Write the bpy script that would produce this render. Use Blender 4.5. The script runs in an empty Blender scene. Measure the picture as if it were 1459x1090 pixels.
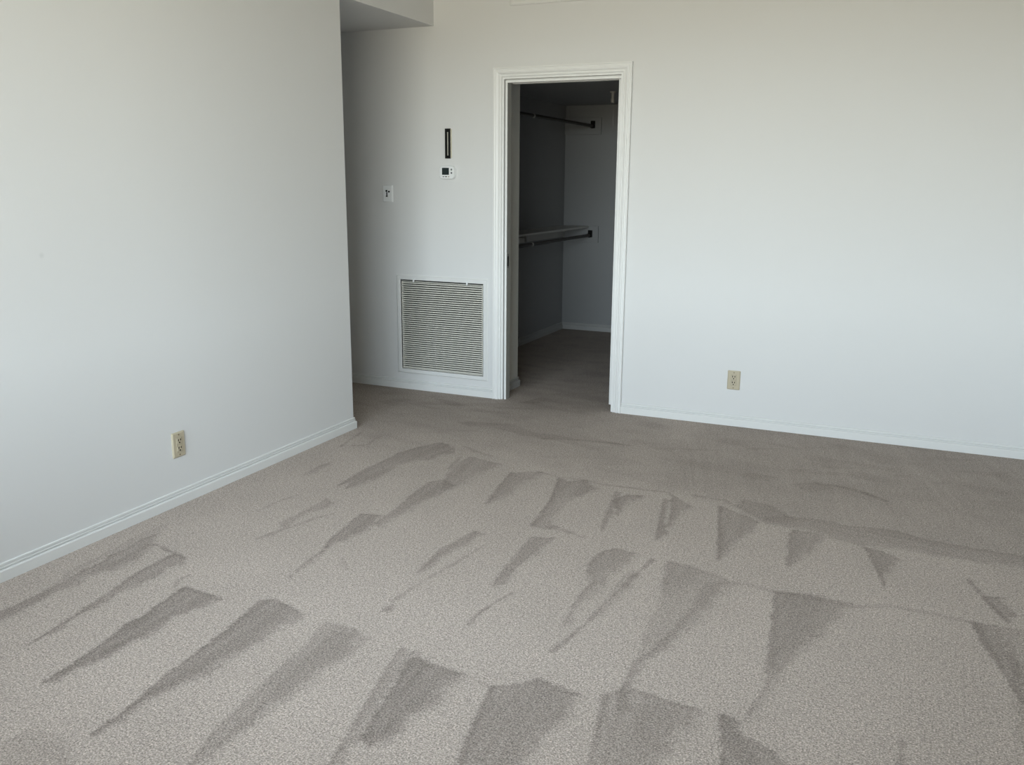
import bpy, bmesh, math, random
import numpy as np
from mathutils import Vector, Matrix

# ------------------------------------------------------------------ camera, sky, exposure
scene = bpy.context.scene
COL = scene.collection
cam_data = bpy.data.cameras.new('camera')
cam = bpy.data.objects.new('camera', cam_data)
COL.objects.link(cam)
YAW, PITCH, ROLL = 0.4186, 0.2238, 0.0073
cyw, syw, cp, sp = math.cos(YAW), math.sin(YAW), math.cos(PITCH), math.sin(PITCH)
fwd = Vector((-syw * cp, cyw * cp, -sp))
right0 = Vector((cyw, syw, 0))
up0 = right0.cross(fwd)
right = right0 * math.cos(ROLL) + up0 * math.sin(ROLL)
up = up0 * math.cos(ROLL) - right0 * math.sin(ROLL)
M = Matrix((right, up, -fwd)).transposed().to_4x4()
M.translation = (2.8777, -5.2197, 1.4203)
cam.matrix_world = M
cam_data.sensor_fit = 'HORIZONTAL'
cam_data.sensor_width = 36.0
cam_data.lens = 1268.25 * 36.0 / 1459.0
cam_data.clip_start = 0.05
scene.camera = cam

scene.view_settings.view_transform = 'Standard'
scene.view_settings.look = 'None'
scene.view_settings.gamma = 1.0
scene.view_settings.use_curve_mapping = False
scene.view_settings.exposure = 2.72

# hazy bright sky above the horizon, dimmer warm city haze below it (a high floor)
SKY_TOP = (0.45, 0.55, 0.67)
SKY_LOW = (0.88, 0.97, 0.975)
SKY_MID = (0.62, 0.73, 0.81)
GROUND = (0.375, 0.355, 0.285)
SKY_STRENGTH = 3.6
world = bpy.data.worlds.new('sky')
scene.world = world
world.use_nodes = True
nt = world.node_tree
nt.nodes.clear()
tc = nt.nodes.new('ShaderNodeTexCoord')
sep = nt.nodes.new('ShaderNodeSeparateXYZ')
rmp = nt.nodes.new('ShaderNodeValToRGB')
mapr = nt.nodes.new('ShaderNodeMapRange')
bg = nt.nodes.new('ShaderNodeBackground')
wo = nt.nodes.new('ShaderNodeOutputWorld')
nt.links.new(tc.outputs['Generated'], sep.inputs[0])
mapr.inputs['From Min'].default_value = -1.0
mapr.inputs['From Max'].default_value = 1.0
nt.links.new(sep.outputs['Z'], mapr.inputs['Value'])
nt.links.new(mapr.outputs[0], rmp.inputs[0])
er = rmp.color_ramp.elements
er[0].position = 0.0
er[0].color = (*GROUND, 1)
er[1].position = 1.0
er[1].color = (*SKY_TOP, 1)
for pos, colr in ((0.49, GROUND), (0.51, SKY_LOW), (0.60, SKY_MID)):
    e = er.new(pos)
    e.color = (*colr, 1)
nt.links.new(rmp.outputs[0], bg.inputs[0])
bg.inputs[1].default_value = SKY_STRENGTH
nt.links.new(bg.outputs[0], wo.inputs[0])

# the room's window (behind the camera): opening in the front wall
WIN_X0, WIN_X1, WIN_Z0, WIN_Z1 = 0.08, 2.85, 0.72, 2.42
FRONT_Y = -5.38
portal = bpy.data.lights.new('window_portal', 'AREA')      # only guides sky sampling through the window
portal.shape = 'RECTANGLE'
portal.size = WIN_X1 - WIN_X0
portal.size_y = WIN_Z1 - WIN_Z0
portal.cycles.is_portal = True
po = bpy.data.objects.new('window_portal', portal)
COL.objects.link(po)
po.location = ((WIN_X0 + WIN_X1) / 2, FRONT_Y - 0.10, (WIN_Z0 + WIN_Z1) / 2)
po.rotation_euler = (math.radians(90), 0, 0)        # faces +Y, into the room

# room dimensions (metres): left wall X=0, back wall Y=0, floor Z=0
RIGHT_X, CEIL_Z = 3.62, 2.72
HALL_Y, HALL_Z, HALL_X = -1.02, 2.358, -2.3
CLOSET_Y, CLOSET_LX, CLOSET_RX, CLOSET_Z = 2.89, -0.20, 1.75, 2.097
WALL_T = 0.115
OP_X0, OP_X1, OP_Z = 0.477, 1.251, 2.035     # inner edges of the door casing


# ------------------------------------------------------------------ helpers
def link(name, bm, mat, parent=None, smooth=False, bevel=0.0, segs=2):
    me = bpy.data.meshes.new(name)
    bmesh.ops.recalc_face_normals(bm, faces=bm.faces)
    bm.to_mesh(me)
    bm.free()
    o = bpy.data.objects.new(name, me)
    COL.objects.link(o)
    for m in (mat if isinstance(mat, (list, tuple)) else [mat]):
        me.materials.append(m)
    if parent is not None:
        o.parent = parent
    if smooth:
        for p in me.polygons:
            p.use_smooth = True
    if bevel:
        b = o.modifiers.new('edge_round', 'BEVEL')
        b.width = bevel
        b.segments = segs
        b.limit_method = 'ANGLE'
        b.angle_limit = math.radians(40)
    return o


def tag(o, label=None, cat=None, group=None, kind=None):
    for k, v in (('label', label), ('category', cat), ('group', group), ('kind', kind)):
        if v:
            o[k] = v
    return o


def thing(name, loc, label, cat, group=None, rot=(0, 0, 0)):
    o = bpy.data.objects.new(name, None)
    o.empty_display_size = 0.05
    COL.objects.link(o)
    o.location = loc
    o.rotation_euler = rot
    return tag(o, label, cat, group)


def struct(name, bm, mat, label=None, **kw):
    return tag(link(name, bm, mat, **kw), label=label, kind='structure')


def box(bm, x0, x1, y0, y1, z0, z1):
    v = [bm.verts.new((x, y, z)) for x in (x0, x1) for y in (y0, y1) for z in (z0, z1)]
    for f in ((0, 1, 3, 2), (4, 6, 7, 5), (0, 4, 5, 1), (2, 3, 7, 6), (0, 2, 6, 4), (1, 5, 7, 3)):
        bm.faces.new([v[i] for i in f])
    return v


def tube(bm, a, b, r, n=20, r2=None, caps=True):
    a, b = Vector(a), Vector(b)
    d = (b - a).normalized()
    u = d.orthogonal().normalized()
    w = d.cross(u)
    r2 = r if r2 is None else r2
    ra = [bm.verts.new(a + (u * math.cos(t) + w * math.sin(t)) * r) for t in [2 * math.pi * i / n for i in range(n)]]
    rb = [bm.verts.new(b + (u * math.cos(t) + w * math.sin(t)) * r2) for t in [2 * math.pi * i / n for i in range(n)]]
    for i in range(n):
        bm.faces.new((ra[i], ra[(i + 1) % n], rb[(i + 1) % n], rb[i]))
    if caps:
        bm.faces.new(list(reversed(ra)))
        bm.faces.new(rb)


def rounded_rect(w, h, r, n=6):
    pts = []
    for cx, cz, a0 in ((w / 2 - r, h / 2 - r, 0), (-w / 2 + r, h / 2 - r, 90), (-w / 2 + r, -h / 2 + r, 180), (w / 2 - r, -h / 2 + r, 270)):
        for i in range(n + 1):
            a = math.radians(a0 + 90 * i / n)
            pts.append((cx + r * math.cos(a), cz + r * math.sin(a)))
    return pts


def plate(bm, rings, cx=0.0, cz=0.0):
    """rings: list of (outline points, y); lofted towards the viewer (-Y), front capped, back capped."""
    prev = None
    first = None
    for pts, y in rings:
        ring = [bm.verts.new((cx + x, y, cz + z)) for x, z in pts]
        if prev:
            n = len(ring)
            for i in range(n):
                bm.faces.new((prev[i], prev[(i + 1) % n], ring[(i + 1) % n], ring[i]))
        else:
            first = ring
        prev = ring
    bm.faces.new(prev)
    bm.faces.new(list(reversed(first)))


def sweep_floor(bm, path, profile, side=1, close_ends=True):
    """sweep profile [(depth, z)] along an XY polyline; depth grows towards the left (side=1) of the path."""
    pts = [Vector(p) for p in path]
    rows = []
    for i, p in enumerate(pts):
        ns = []
        if i > 0:
            d = (p - pts[i - 1]).normalized()
            ns.append(Vector((-d.y, d.x)) * side)
        if i < len(pts) - 1:
            d = (pts[i + 1] - p).normalized()
            ns.append(Vector((-d.y, d.x)) * side)
        m = ns[0] if len(ns) == 1 else (ns[0] + ns[1]) / (1 + ns[0].dot(ns[1]))
        rows.append([bm.verts.new((p.x + m.x * dd, p.y + m.y * dd, z)) for dd, z in profile])
    k = len(profile)
    for a, b in zip(rows, rows[1:]):
        for i in range(k):
            bm.faces.new((a[i], a[(i + 1) % k], b[(i + 1) % k], b[i]))
    if close_ends:
        bm.faces.new(rows[0])
        bm.faces.new(list(reversed(rows[-1])))


def sweep_frame(bm, x0, x1, z0, z1, profile, closed=False):
    """mitred moulding round an opening in an XZ wall; profile [(outward offset, y)]. Open at the bottom unless closed."""
    k = len(profile)

    def row(x, z, sx, sz):
        return [bm.verts.new((x + sx * u, y, z + sz * u)) for u, y in profile]
    if closed:
        rows = [row(x0, z0, -1, -1), row(x0, z1, -1, 1), row(x1, z1, 1, 1), row(x1, z0, 1, -1)]
        pairs = [(0, 1), (1, 2), (2, 3), (3, 0)]
    else:
        rows = [row(x0, z0, -1, 0), row(x0, z1, -1, 1), row(x1, z1, 1, 1), row(x1, z0, 1, 0)]
        pairs = [(0, 1), (1, 2), (2, 3)]
        bm.faces.new(rows[0])
        bm.faces.new(list(reversed(rows[3])))
    for a, b in pairs:
        for i in range(k):
            bm.faces.new((rows[a][i], rows[a][(i + 1) % k], rows[b][(i + 1) % k], rows[b][i]))


# ------------------------------------------------------------------ materials
def srgb(r, g, b):
    f = lambda c: (c / 12.92 if c <= 0.04045 else ((c + 0.055) / 1.055) ** 2.4)
    return tuple(f(c / 255.0) for c in (r, g, b)) + (1.0,)


def material(name, color, rough=0.5, metal=0.0, spec=0.5, bump=0.0, bump_scale=60.0, vary=0.0, vary_scale=3.0, bump_dist=0.001):
    m = bpy.data.materials.new(name)
    m.use_nodes = True
    t = m.node_tree
    b = t.nodes['Principled BSDF']
    b.inputs['Base Color'].default_value = color
    b.inputs['Roughness'].default_value = rough
    b.inputs['Metallic'].default_value = metal
    b.inputs['Specular IOR Level'].default_value = spec
    g = t.nodes.new('ShaderNodeNewGeometry')
    if vary:
        n = t.nodes.new('ShaderNodeTexNoise')
        n.inputs['Scale'].default_value = vary_scale
        n.inputs['Detail'].default_value = 4
        t.links.new(g.outputs['Position'], n.inputs['Vector'])
        mr = t.nodes.new('ShaderNodeMapRange')
        mr.inputs['To Min'].default_value = 1 - vary
        mr.inputs['To Max'].default_value = 1 + vary
        t.links.new(n.outputs['Fac'], mr.inputs['Value'])
        mx = t.nodes.new('ShaderNodeMix')
        mx.data_type = 'RGBA'
        mx.blend_type = 'MULTIPLY'
        mx.inputs['Factor'].default_value = 1.0
        mx.inputs['A'].default_value = color
        t.links.new(mr.outputs[0], mx.inputs['B'])
        t.links.new(mx.outputs['Result'], b.inputs['Base Color'])
    if bump:
        n = t.nodes.new('ShaderNodeTexNoise')
        n.inputs['Scale'].default_value = bump_scale
        n.inputs['Detail'].default_value = 3
        t.links.new(g.outputs['Position'], n.inputs['Vector'])
        bp = t.nodes.new('ShaderNodeBump')
        bp.inputs['Strength'].default_value = bump
        bp.inputs['Distance'].default_value = bump_dist
        t.links.new(n.outputs['Fac'], bp.inputs['Height'])
        t.links.new(bp.outputs[0], b.inputs['Normal'])
    return m


WALL = material('wall_paint', (0.7000, 0.6979, 0.6895, 1), rough=0.6, spec=0.08, bump=0.10, bump_scale=90, vary=0.006, vary_scale=2.0)
CEILING = material('ceiling_paint', (0.78, 0.77, 0.73, 1), rough=0.8, spec=0.2, bump=0.1, bump_scale=120)
TRIM = material('white_trim_enamel', (0.73, 0.73, 0.715, 1), rough=0.35, spec=0.35, vary=0.01, vary_scale=6)
CASING = material('white_casing_enamel', (0.80, 0.80, 0.785, 1), rough=0.35, spec=0.35, vary=0.01, vary_scale=6)
JAMB_GREY = material('grey_jamb', (0.37, 0.365, 0.335, 1), rough=0.6, spec=0.15, vary=0.02, vary_scale=6)  # grey, darker than the white lining beside it
CLOSET = material('closet_paint_with_shade', (0.38, 0.38380000000000003, 0.3876, 1), rough=0.6, spec=0.1, bump=0.08, bump_scale=90)  # wall paint darkened: the closet's dimness is put into the colour
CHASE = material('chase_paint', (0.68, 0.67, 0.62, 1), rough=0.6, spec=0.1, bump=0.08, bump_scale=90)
CLOSET_TRIM = material('closet_trim_with_shade', (0.50, 0.50, 0.49, 1), rough=0.4, spec=0.2)  # trim white darkened too, closet shade painted in
SHELF = material('closet_shelf_paint', (0.62, 0.61, 0.58, 1), rough=0.45, vary=0.02)
DARK = material('painted_cavity_shade', (0.012, 0.012, 0.012, 1), rough=0.9, spec=0.1, vary=0.2)  # near-black colour stands in for the shade inside openings
BRONZE = material('dark_bronze_rod', (0.035, 0.028, 0.022, 1), rough=0.4, metal=0.7, vary=0.15, vary_scale=20)
NICKEL = material('pale_metal', (0.45, 0.44, 0.41, 1), rough=0.35, metal=0.6, vary=0.08, vary_scale=30)
STRIKE = material('dull_strike_metal', (0.17, 0.17, 0.155, 1), rough=0.5, metal=0.1, vary=0.05)
STEEL = material('dull_steel', (0.10, 0.095, 0.085, 1), rough=0.4, metal=0.8, vary=0.1, vary_scale=30)
GRILLE = material('cream_grille_enamel', (0.70, 0.68, 0.61, 1), rough=0.4, spec=0.4, vary=0.05, vary_scale=8)
IVORY = material('ivory_plastic', (0.49, 0.43, 0.315, 1), rough=0.35, spec=0.5, vary=0.03, vary_scale=40)
IVORY_DARK = material('ivory_plastic_insert', (0.43, 0.375, 0.275, 1), rough=0.4, spec=0.5, vary=0.03, vary_scale=40)
SCREW = material('brass_screw', (0.24, 0.20, 0.13, 1), rough=0.45, metal=0.6, vary=0.1, vary_scale=80)
WHITE_PLASTIC = material('white_plastic', (0.80, 0.81, 0.81, 1), rough=0.35, spec=0.5, vary=0.01, vary_scale=30)
GREY_PLASTIC = material('grey_rubber', (0.13, 0.135, 0.14, 1), rough=0.5, vary=0.05, vary_scale=40)
LCD = material('lcd_screen', (0.022, 0.032, 0.032, 1), rough=0.25, spec=0.5, vary=0.1, vary_scale=60)
BLACK = material('black_enamel', (0.008, 0.008, 0.007, 1), rough=0.6, spec=0.2, vary=0.1, vary_scale=40)
CREAM_LIP = material('cream_plastic_lip', (0.62, 0.58, 0.46, 1), rough=0.4, vary=0.03)
PALE_STRIP = material('pale_champagne_strip', (0.36, 0.35, 0.30, 1), rough=0.4, metal=0.2, vary=0.05)
FIXTURE = material('pale_ceramic', (0.40, 0.39, 0.37, 1), rough=0.3, vary=0.02)


def add_smudge(m, center, radius, amount):
    """a faint grey scuff on the paint"""
    t = m.node_tree
    b = t.nodes['Principled BSDF']
    src = b.inputs['Base Color'].links[0].from_socket
    g = t.nodes.new('ShaderNodeNewGeometry')
    d = t.nodes.new('ShaderNodeVectorMath')
    d.operation = 'DISTANCE'
    d.inputs[1].default_value = center
    t.links.new(g.outputs['Position'], d.inputs[0])
    mr = t.nodes.new('ShaderNodeMapRange')
    mr.interpolation_type = 'SMOOTHSTEP'
    mr.inputs['From Min'].default_value = 0.0
    mr.inputs['From Max'].default_value = radius
    mr.inputs['To Min'].default_value = 1 - amount
    mr.inputs['To Max'].default_value = 1.0
    t.links.new(d.outputs['Value'], mr.inputs['Value'])
    mx = t.nodes.new('ShaderNodeMix')
    mx.data_type = 'RGBA'
    mx.blend_type = 'MULTIPLY'
    mx.inputs['Factor'].default_value = 1.0
    t.links.new(src, mx.inputs['A'])
    t.links.new(mr.outputs[0], mx.inputs['B'])
    t.links.new(mx.outputs['Result'], b.inputs['Base Color'])


WALL_LEFT = WALL.copy()
WALL_LEFT.name = 'wall_paint_scuffed'
add_smudge(WALL_LEFT, (0.0, -2.951, 1.141), 0.016, 0.10)


def carpet_material():
    m = bpy.data.materials.new('cut_pile_carpet')
    m.use_nodes = True
    t = m.node_tree
    N, L = t.nodes, t.links
    b = N['Principled BSDF']
    b.inputs['Roughness'].default_value = 0.95
    b.inputs['Specular IOR Level'].default_value = 0.1
    b.inputs['Sheen Weight'].default_value = 0.0
    g = N.new('ShaderNodeNewGeometry')
    at = N.new('ShaderNodeAttribute')
    at.attribute_name = 'nap'

    def noise(scale, detail, rough=0.5):
        n = N.new('ShaderNodeTexNoise')
        n.inputs['Scale'].default_value = scale
        n.inputs['Detail'].default_value = detail
        n.inputs['Roughness'].default_value = rough
        L.new(g.outputs['Position'], n.inputs['Vector'])
        return n.outputs['Fac']

    def maprange(src, a, bb, c, d):
        r = N.new('ShaderNodeMapRange')
        for k, v in (('From Min', a), ('From Max', bb), ('To Min', c), ('To Max', d)):
            r.inputs[k].default_value = v
        L.new(src, r.inputs['Value'])
        return r.outputs[0]

    def mul(a, c):
        x = N.new('ShaderNodeMix')
        x.data_type = 'RGBA'
        x.blend_type = 'MULTIPLY'
        x.inputs['Factor'].default_value = 1.0
        L.new(a, x.inputs['A'])
        L.new(c, x.inputs['B'])
        return x.outputs['Result']
    pile = N.new('ShaderNodeMix')
    pile.data_type = 'RGBA'
    pile.inputs['A'].default_value = (*CARPET_LIGHT, 1)
    pile.inputs['B'].default_value = (*CARPET_DARK, 1)
    L.new(at.outputs['Fac'], pile.inputs['Factor'])
    vor = N.new('ShaderNodeTexVoronoi')
    vor.inputs['Scale'].default_value = 150.0
    L.new(g.outputs['Position'], vor.inputs['Vector'])
    yarn = noise(210.0, 2.0, 0.6)
    tuft = noise(95.0, 2.0, 0.6)
    c1 = mul(pile.outputs['Result'], maprange(yarn, 0.30, 0.70, 0.50, 1.50))
    c2 = mul(c1, maprange(tuft, 0.32, 0.68, 0.86, 1.14))
    c3 = mul(c2, maprange(noise(3.0, 3.0), 0.3, 0.7, 0.97, 1.03))
    c4 = mul(c3, maprange(vor.outputs['Distance'], 0.0, 0.9, 1.12, 0.80))
    c5 = mul(c4, maprange(noise(300.0, 1.0), 0.60, 0.72, 0.97, 1.45))      # paler yarn tips
    L.new(c5, b.inputs['Base Color'])
    add = N.new('ShaderNodeMath')
    add.operation = 'MULTIPLY_ADD'
    L.new(vor.outputs['Distance'], add.inputs[0])
    add.inputs[1].default_value = -0.7
    L.new(yarn, add.inputs[2])
    bp = N.new('ShaderNodeBump')
    bp.inputs['Strength'].default_value = 0.35
    bp.inputs['Distance'].default_value = 0.004
    L.new(add.outputs[0], bp.inputs['Height'])
    L.new(bp.outputs[0], b.inputs['Normal'])
    return m


CARPET_LIGHT = (0.448, 0.385, 0.341)
CARPET_DARK = (0.244, 0.208, 0.184)
CARPET = carpet_material()

# ------------------------------------------------------------------ carpet: where the vacuum cleaner turned the pile
NAP_PATCHES = [  # (strength, edge softness, outline on the floor in metres)
    (0.55, 0.014, [(0.211, -3.421), (0.215, -3.264), (0.192, -3.099), (0.185, -2.966), (0.165, -2.757), (0.175, -2.704), (0.263, -2.827), (0.293, -2.915), (0.286, -3.009), (0.257, -3.108), (0.261, -3.231), (0.278, -3.368), (0.264, -3.46)]),
    (0.25, 0.02, [(0.215, -3.264), (0.147, -3.06), (0.135, -2.887), (0.116, -2.691), (0.125, -2.585), (0.187, -2.715), (0.165, -2.757), (0.185, -2.966), (0.192, -3.099)]),
    (0.6, 0.012, [(0.491, -3.534), (0.467, -3.387), (0.444, -3.257), (0.39, -3.04), (0.387, -2.914), (0.377, -2.811), (0.448, -2.829), (0.478, -2.871), (0.472, -2.936), (0.482, -2.997), (0.473, -3.102), (0.47, -3.222), (0.47, -3.322), (0.483, -3.4)]),
    (0.75, 0.012, [(0.717, -3.669), (0.705, -3.562), (0.689, -3.419), (0.663, -3.296), (0.664, -3.254), (0.644, -3.141), (0.63, -3.023), (0.706, -3.024), (0.758, -3.03), (0.809, -3.041), (0.8, -3.092), (0.797, -3.155), (0.776, -3.212), (0.78, -3.263), (0.778, -3.363), (0.777, -3.471), (0.747, -3.572), (0.733, -3.633)]),
    (0.7, 0.014, [(1.05, -3.772), (1.042, -3.689), (1.011, -3.521), (0.999, -3.355), (0.981, -3.211), (0.945, -2.996), (0.971, -2.973), (1.055, -2.985), (1.139, -3.012), (1.136, -3.072), (1.138, -3.163), (1.125, -3.264), (1.105, -3.351), (1.098, -3.432), (1.08, -3.497), (1.065, -3.548), (1.052, -3.6), (1.055, -3.665)]),
    (0.45, 0.014, [(1.243, -3.028), (1.309, -3.023), (1.376, -3.043), (1.433, -3.061), (1.432, -3.146), (1.419, -3.219), (1.424, -3.331), (1.398, -3.395), (1.388, -3.475), (1.394, -3.555), (1.385, -3.641), (1.383, -3.715), (1.388, -3.77), (1.365, -3.781), (1.322, -3.596), (1.301, -3.459), (1.278, -3.306), (1.266, -3.152)]),
    (0.35, 0.014, [(1.297, -3.064), (1.361, -3.06), (1.41, -3.133), (1.394, -3.274), (1.393, -3.389), (1.386, -3.487), (1.394, -3.624), (1.381, -3.7), (1.364, -3.576), (1.346, -3.438), (1.323, -3.263)]),
    (0.42, 0.01, [(1.55, -3.064), (1.602, -3.067), (1.61, -3.131), (1.661, -3.35), (1.688, -3.479), (1.696, -3.571), (1.714, -3.627), (1.681, -3.642), (1.64, -3.456), (1.611, -3.343), (1.565, -3.138)]),
    (0.75, 0.018, [(1.609, -3.087), (1.662, -3.116), (1.781, -3.117), (1.792, -3.161), (1.787, -3.216), (1.779, -3.303), (1.763, -3.4), (1.754, -3.498), (1.73, -3.527), (1.698, -3.497), (1.661, -3.35), (1.621, -3.169)]),
    (0.58, 0.016, [(1.897, -3.145), (1.955, -3.102), (2.007, -3.042), (2.08, -3.061), (2.141, -3.072), (2.148, -3.107), (2.157, -3.183), (2.138, -3.228), (2.129, -3.292), (2.122, -3.36), (2.123, -3.439), (1.975, -3.507), (1.936, -3.348)]),
    (0.2, 0.02, [(2.036, -3.061), (2.138, -3.074), (2.152, -3.142), (2.123, -3.227), (2.079, -3.315), (2.077, -3.443), (2.045, -3.457), (2.038, -3.267)]),
    (0.42, 0.014, [(2.201, -3.044), (2.242, -3.01), (2.275, -2.983), (2.362, -3.001), (2.462, -3.007), (2.47, -3.085), (2.438, -3.134), (2.428, -3.22), (2.428, -3.3), (2.27, -3.372), (2.236, -3.21)]),
    (0.3, 0.03, [(2.3, -3.067), (2.368, -3.024), (2.401, -3.099), (2.408, -3.213), (2.363, -3.218), (2.325, -3.152)]),
    (0.6, 0.012, [(2.523, -3.001), (2.548, -3.004), (2.581, -3.024), (2.597, -3.071), (2.646, -3.095), (2.692, -3.114), (2.724, -3.164), (2.569, -3.235)]),
    (0.4, 0.01, [(2.974, -2.938), (2.981, -2.901), (2.988, -3.043), (2.968, -3.052)]),
    (0.6, 0.014, [(3.174, -2.123), (3.246, -2.121), (3.265, -2.252), (3.289, -2.378), (3.298, -2.52), (3.291, -2.6), (3.267, -2.534), (3.241, -2.401), (3.205, -2.271)]),
    (0.28, 0.02, [(3.246, -2.121), (3.363, -2.109), (3.284, -2.889), (3.26, -2.806), (3.271, -2.59), (3.289, -2.378), (3.265, -2.252)]),
    (0.6, 0.01, [(3.226, -1.902), (3.289, -1.879), (3.303, -1.976), (3.296, -2.067), (3.276, -2.055), (3.25, -1.979)]),
    (0.5, 0.014, [(2.551, -2.167), (2.657, -2.149), (2.797, -2.154), (2.761, -2.282), (2.721, -2.446), (2.669, -2.642), (2.633, -2.826), (2.612, -2.912), (2.587, -3.014), (2.599, -2.918), (2.612, -2.816), (2.599, -2.63), (2.576, -2.395)]),
    (0.3, 0.016, [(2.551, -2.167), (2.725, -2.129), (2.716, -2.276), (2.676, -2.524), (2.636, -2.701), (2.607, -2.671), (2.599, -2.63), (2.576, -2.395)]),
    (0.3, 0.016, [(2.147, -2.073), (2.229, -2.077), (2.415, -2.162), (2.388, -2.285), (2.355, -2.471), (2.319, -2.617), (2.28, -2.731), (2.254, -2.834), (2.247, -2.923), (2.255, -3.019), (2.277, -3.121), (2.262, -3.092), (2.243, -3.006), (2.232, -2.887), (2.232, -2.799), (2.217, -2.664), (2.203, -2.486), (2.184, -2.32)]),
    (0.35, 0.012, [(2.315, -2.196), (2.389, -2.162), (2.357, -2.37), (2.306, -2.657), (2.248, -2.867), (2.266, -3.034), (2.278, -3.121), (2.253, -3.059), (2.236, -2.957), (2.234, -2.843), (2.272, -2.701), (2.309, -2.426)]),
    (0.3, 0.02, [(2.139, -2.076), (2.301, -2.105), (2.285, -2.21), (2.238, -2.282), (2.198, -2.374), (2.177, -2.323)]),
    (0.5, 0.014, [(1.866, -2.204), (1.873, -2.099), (1.929, -2.05), (2.006, -2.059), (1.991, -2.201), (1.978, -2.372), (1.959, -2.543), (1.96, -2.696), (1.934, -2.6), (1.923, -2.501), (1.931, -2.375), (1.886, -2.277)]),
    (0.5, 0.014, [(1.566, -2.079), (1.657, -2.052), (1.646, -2.234), (1.636, -2.38), (1.645, -2.526), (1.625, -2.555), (1.601, -2.43), (1.583, -2.226)]),
    (0.5, 0.012, [(1.339, -2.119), (1.387, -2.138), (1.343, -2.361), (1.332, -2.535), (1.323, -2.56), (1.296, -2.36)]),
    (0.55, 0.008, [(1.358, -2.889), (1.367, -2.851), (1.374, -2.826), (1.41, -2.881)]),
    (0.65, 0.012, [(0.801, -2.152), (0.883, -2.141), (0.913, -2.242), (0.925, -2.313), (0.901, -2.43), (0.888, -2.498), (0.889, -2.565), (0.841, -2.441), (0.837, -2.337), (0.82, -2.26)]),
    (0.4, 0.01, [(0.881, -2.554), (0.88, -2.486), (0.908, -2.671), (0.914, -2.796)]),
    (0.5, 0.014, [(0.909, -2.055), (0.878, -1.831), (0.865, -1.663), (0.912, -1.607), (0.99, -1.66), (0.99, -1.799), (0.962, -1.914), (0.966, -2.102), (0.948, -2.243), (0.914, -2.216)]),
    (0.42, 0.016, [(0.892, -1.535), (0.861, -1.34), (0.862, -1.221), (0.983, -1.244), (1.067, -1.269), (1.034, -1.408), (1.026, -1.621), (1.011, -1.737), (0.99, -1.799), (0.959, -1.675)]),
    (0.4, 0.014, [(0.573, -2.567), (0.586, -2.496), (0.605, -2.429), (0.552, -2.385), (0.559, -2.275), (0.557, -2.172), (0.55, -2.057), (0.621, -2.104), (0.598, -2.229), (0.581, -2.328), (0.622, -2.438), (0.605, -2.52)]),
    (0.5, 0.014, [(0.499, -1.891), (0.477, -1.61), (0.489, -1.451), (0.488, -1.317), (0.524, -1.201), (0.593, -1.066), (0.661, -1.078), (0.751, -1.192), (0.694, -1.328), (0.607, -1.473), (0.606, -1.67), (0.583, -1.852), (0.557, -1.918), (0.53, -1.832)]),
    (0.35, 0.012, [(0.258, -1.835), (0.234, -1.675), (0.264, -1.584), (0.279, -1.679), (0.275, -1.791)]),
    (0.45, 0.012, [(1.164, -1.371), (1.213, -1.336), (1.304, -1.281), (1.313, -1.348), (1.284, -1.499), (1.278, -1.611), (1.272, -1.738), (1.24, -1.833), (1.224, -1.689)]),
    (0.48, 0.012, [(1.412, -1.348), (1.481, -1.384), (1.537, -1.312), (1.626, -1.415), (1.584, -1.541), (1.566, -1.63), (1.564, -1.757), (1.566, -1.848), (1.609, -1.916), (1.65, -1.94), (1.616, -1.973), (1.524, -1.965), (1.516, -1.844), (1.483, -1.639)]),
    (0.45, 0.006, [(1.719, -1.403), (1.743, -1.413), (1.812, -1.795), (1.812, -1.898), (1.792, -1.831)]),
    (0.55, 0.012, [(1.736, -1.52), (1.784, -1.426), (1.848, -1.416), (1.837, -1.493), (1.81, -1.565), (1.825, -1.699), (1.809, -1.688), (1.781, -1.578)]),
    (0.5, 0.008, [(1.949, -1.41), (1.971, -1.42), (2.021, -1.697), (2.055, -1.793), (2.044, -1.896)]),
    (0.5, 0.012, [(1.978, -1.345), (2.086, -1.455), (2.06, -1.608), (2.053, -1.726), (2.015, -1.517)]),
    (0.5, 0.01, [(2.203, -1.4), (2.267, -1.427), (2.32, -1.468), (2.402, -1.519), (2.369, -1.703), (2.342, -1.834), (2.313, -1.981)]),
    (0.4, 0.02, [(2.271, -1.368), (2.284, -1.262), (2.415, -1.3), (2.52, -1.419), (2.416, -1.512)]),
    (0.5, 0.01, [(2.53, -1.545), (2.572, -1.543), (2.633, -1.539), (2.653, -1.611), (2.617, -1.781), (2.595, -1.885), (2.565, -1.955)]),
    (0.6, 0.01, [(2.819, -1.619), (2.892, -1.623), (2.949, -1.678), (2.922, -1.815), (2.906, -1.972), (2.86, -1.796)]),
    (0.38, 0.02, [(2.406, -1.445), (2.579, -1.373), (2.738, -1.396), (2.911, -1.367), (3.044, -1.428), (3.235, -1.44), (3.43, -1.439), (3.42, -1.536), (3.257, -1.57), (3.135, -1.576), (2.998, -1.581), (2.916, -1.582), (2.818, -1.604), (2.624, -1.535), (2.431, -1.514)]),
    (0.3, 0.02, [(2.191, -0.922), (2.249, -0.859), (2.37, -0.873), (2.362, -0.935), (2.281, -0.95)]),
    (0.3, 0.025, [(2.462, -0.944), (2.568, -0.872), (2.653, -0.931), (2.535, -1.019)]),
    (0.35, 0.02, [(0.079, -0.182), (0.22, -0.199), (0.353, -0.259), (0.329, -0.311), (0.243, -0.292)]),
    (0.35, 0.02, [(0.642, -0.017), (0.702, 0.14), (0.773, 0.153), (0.747, -0.029)]),
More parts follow.
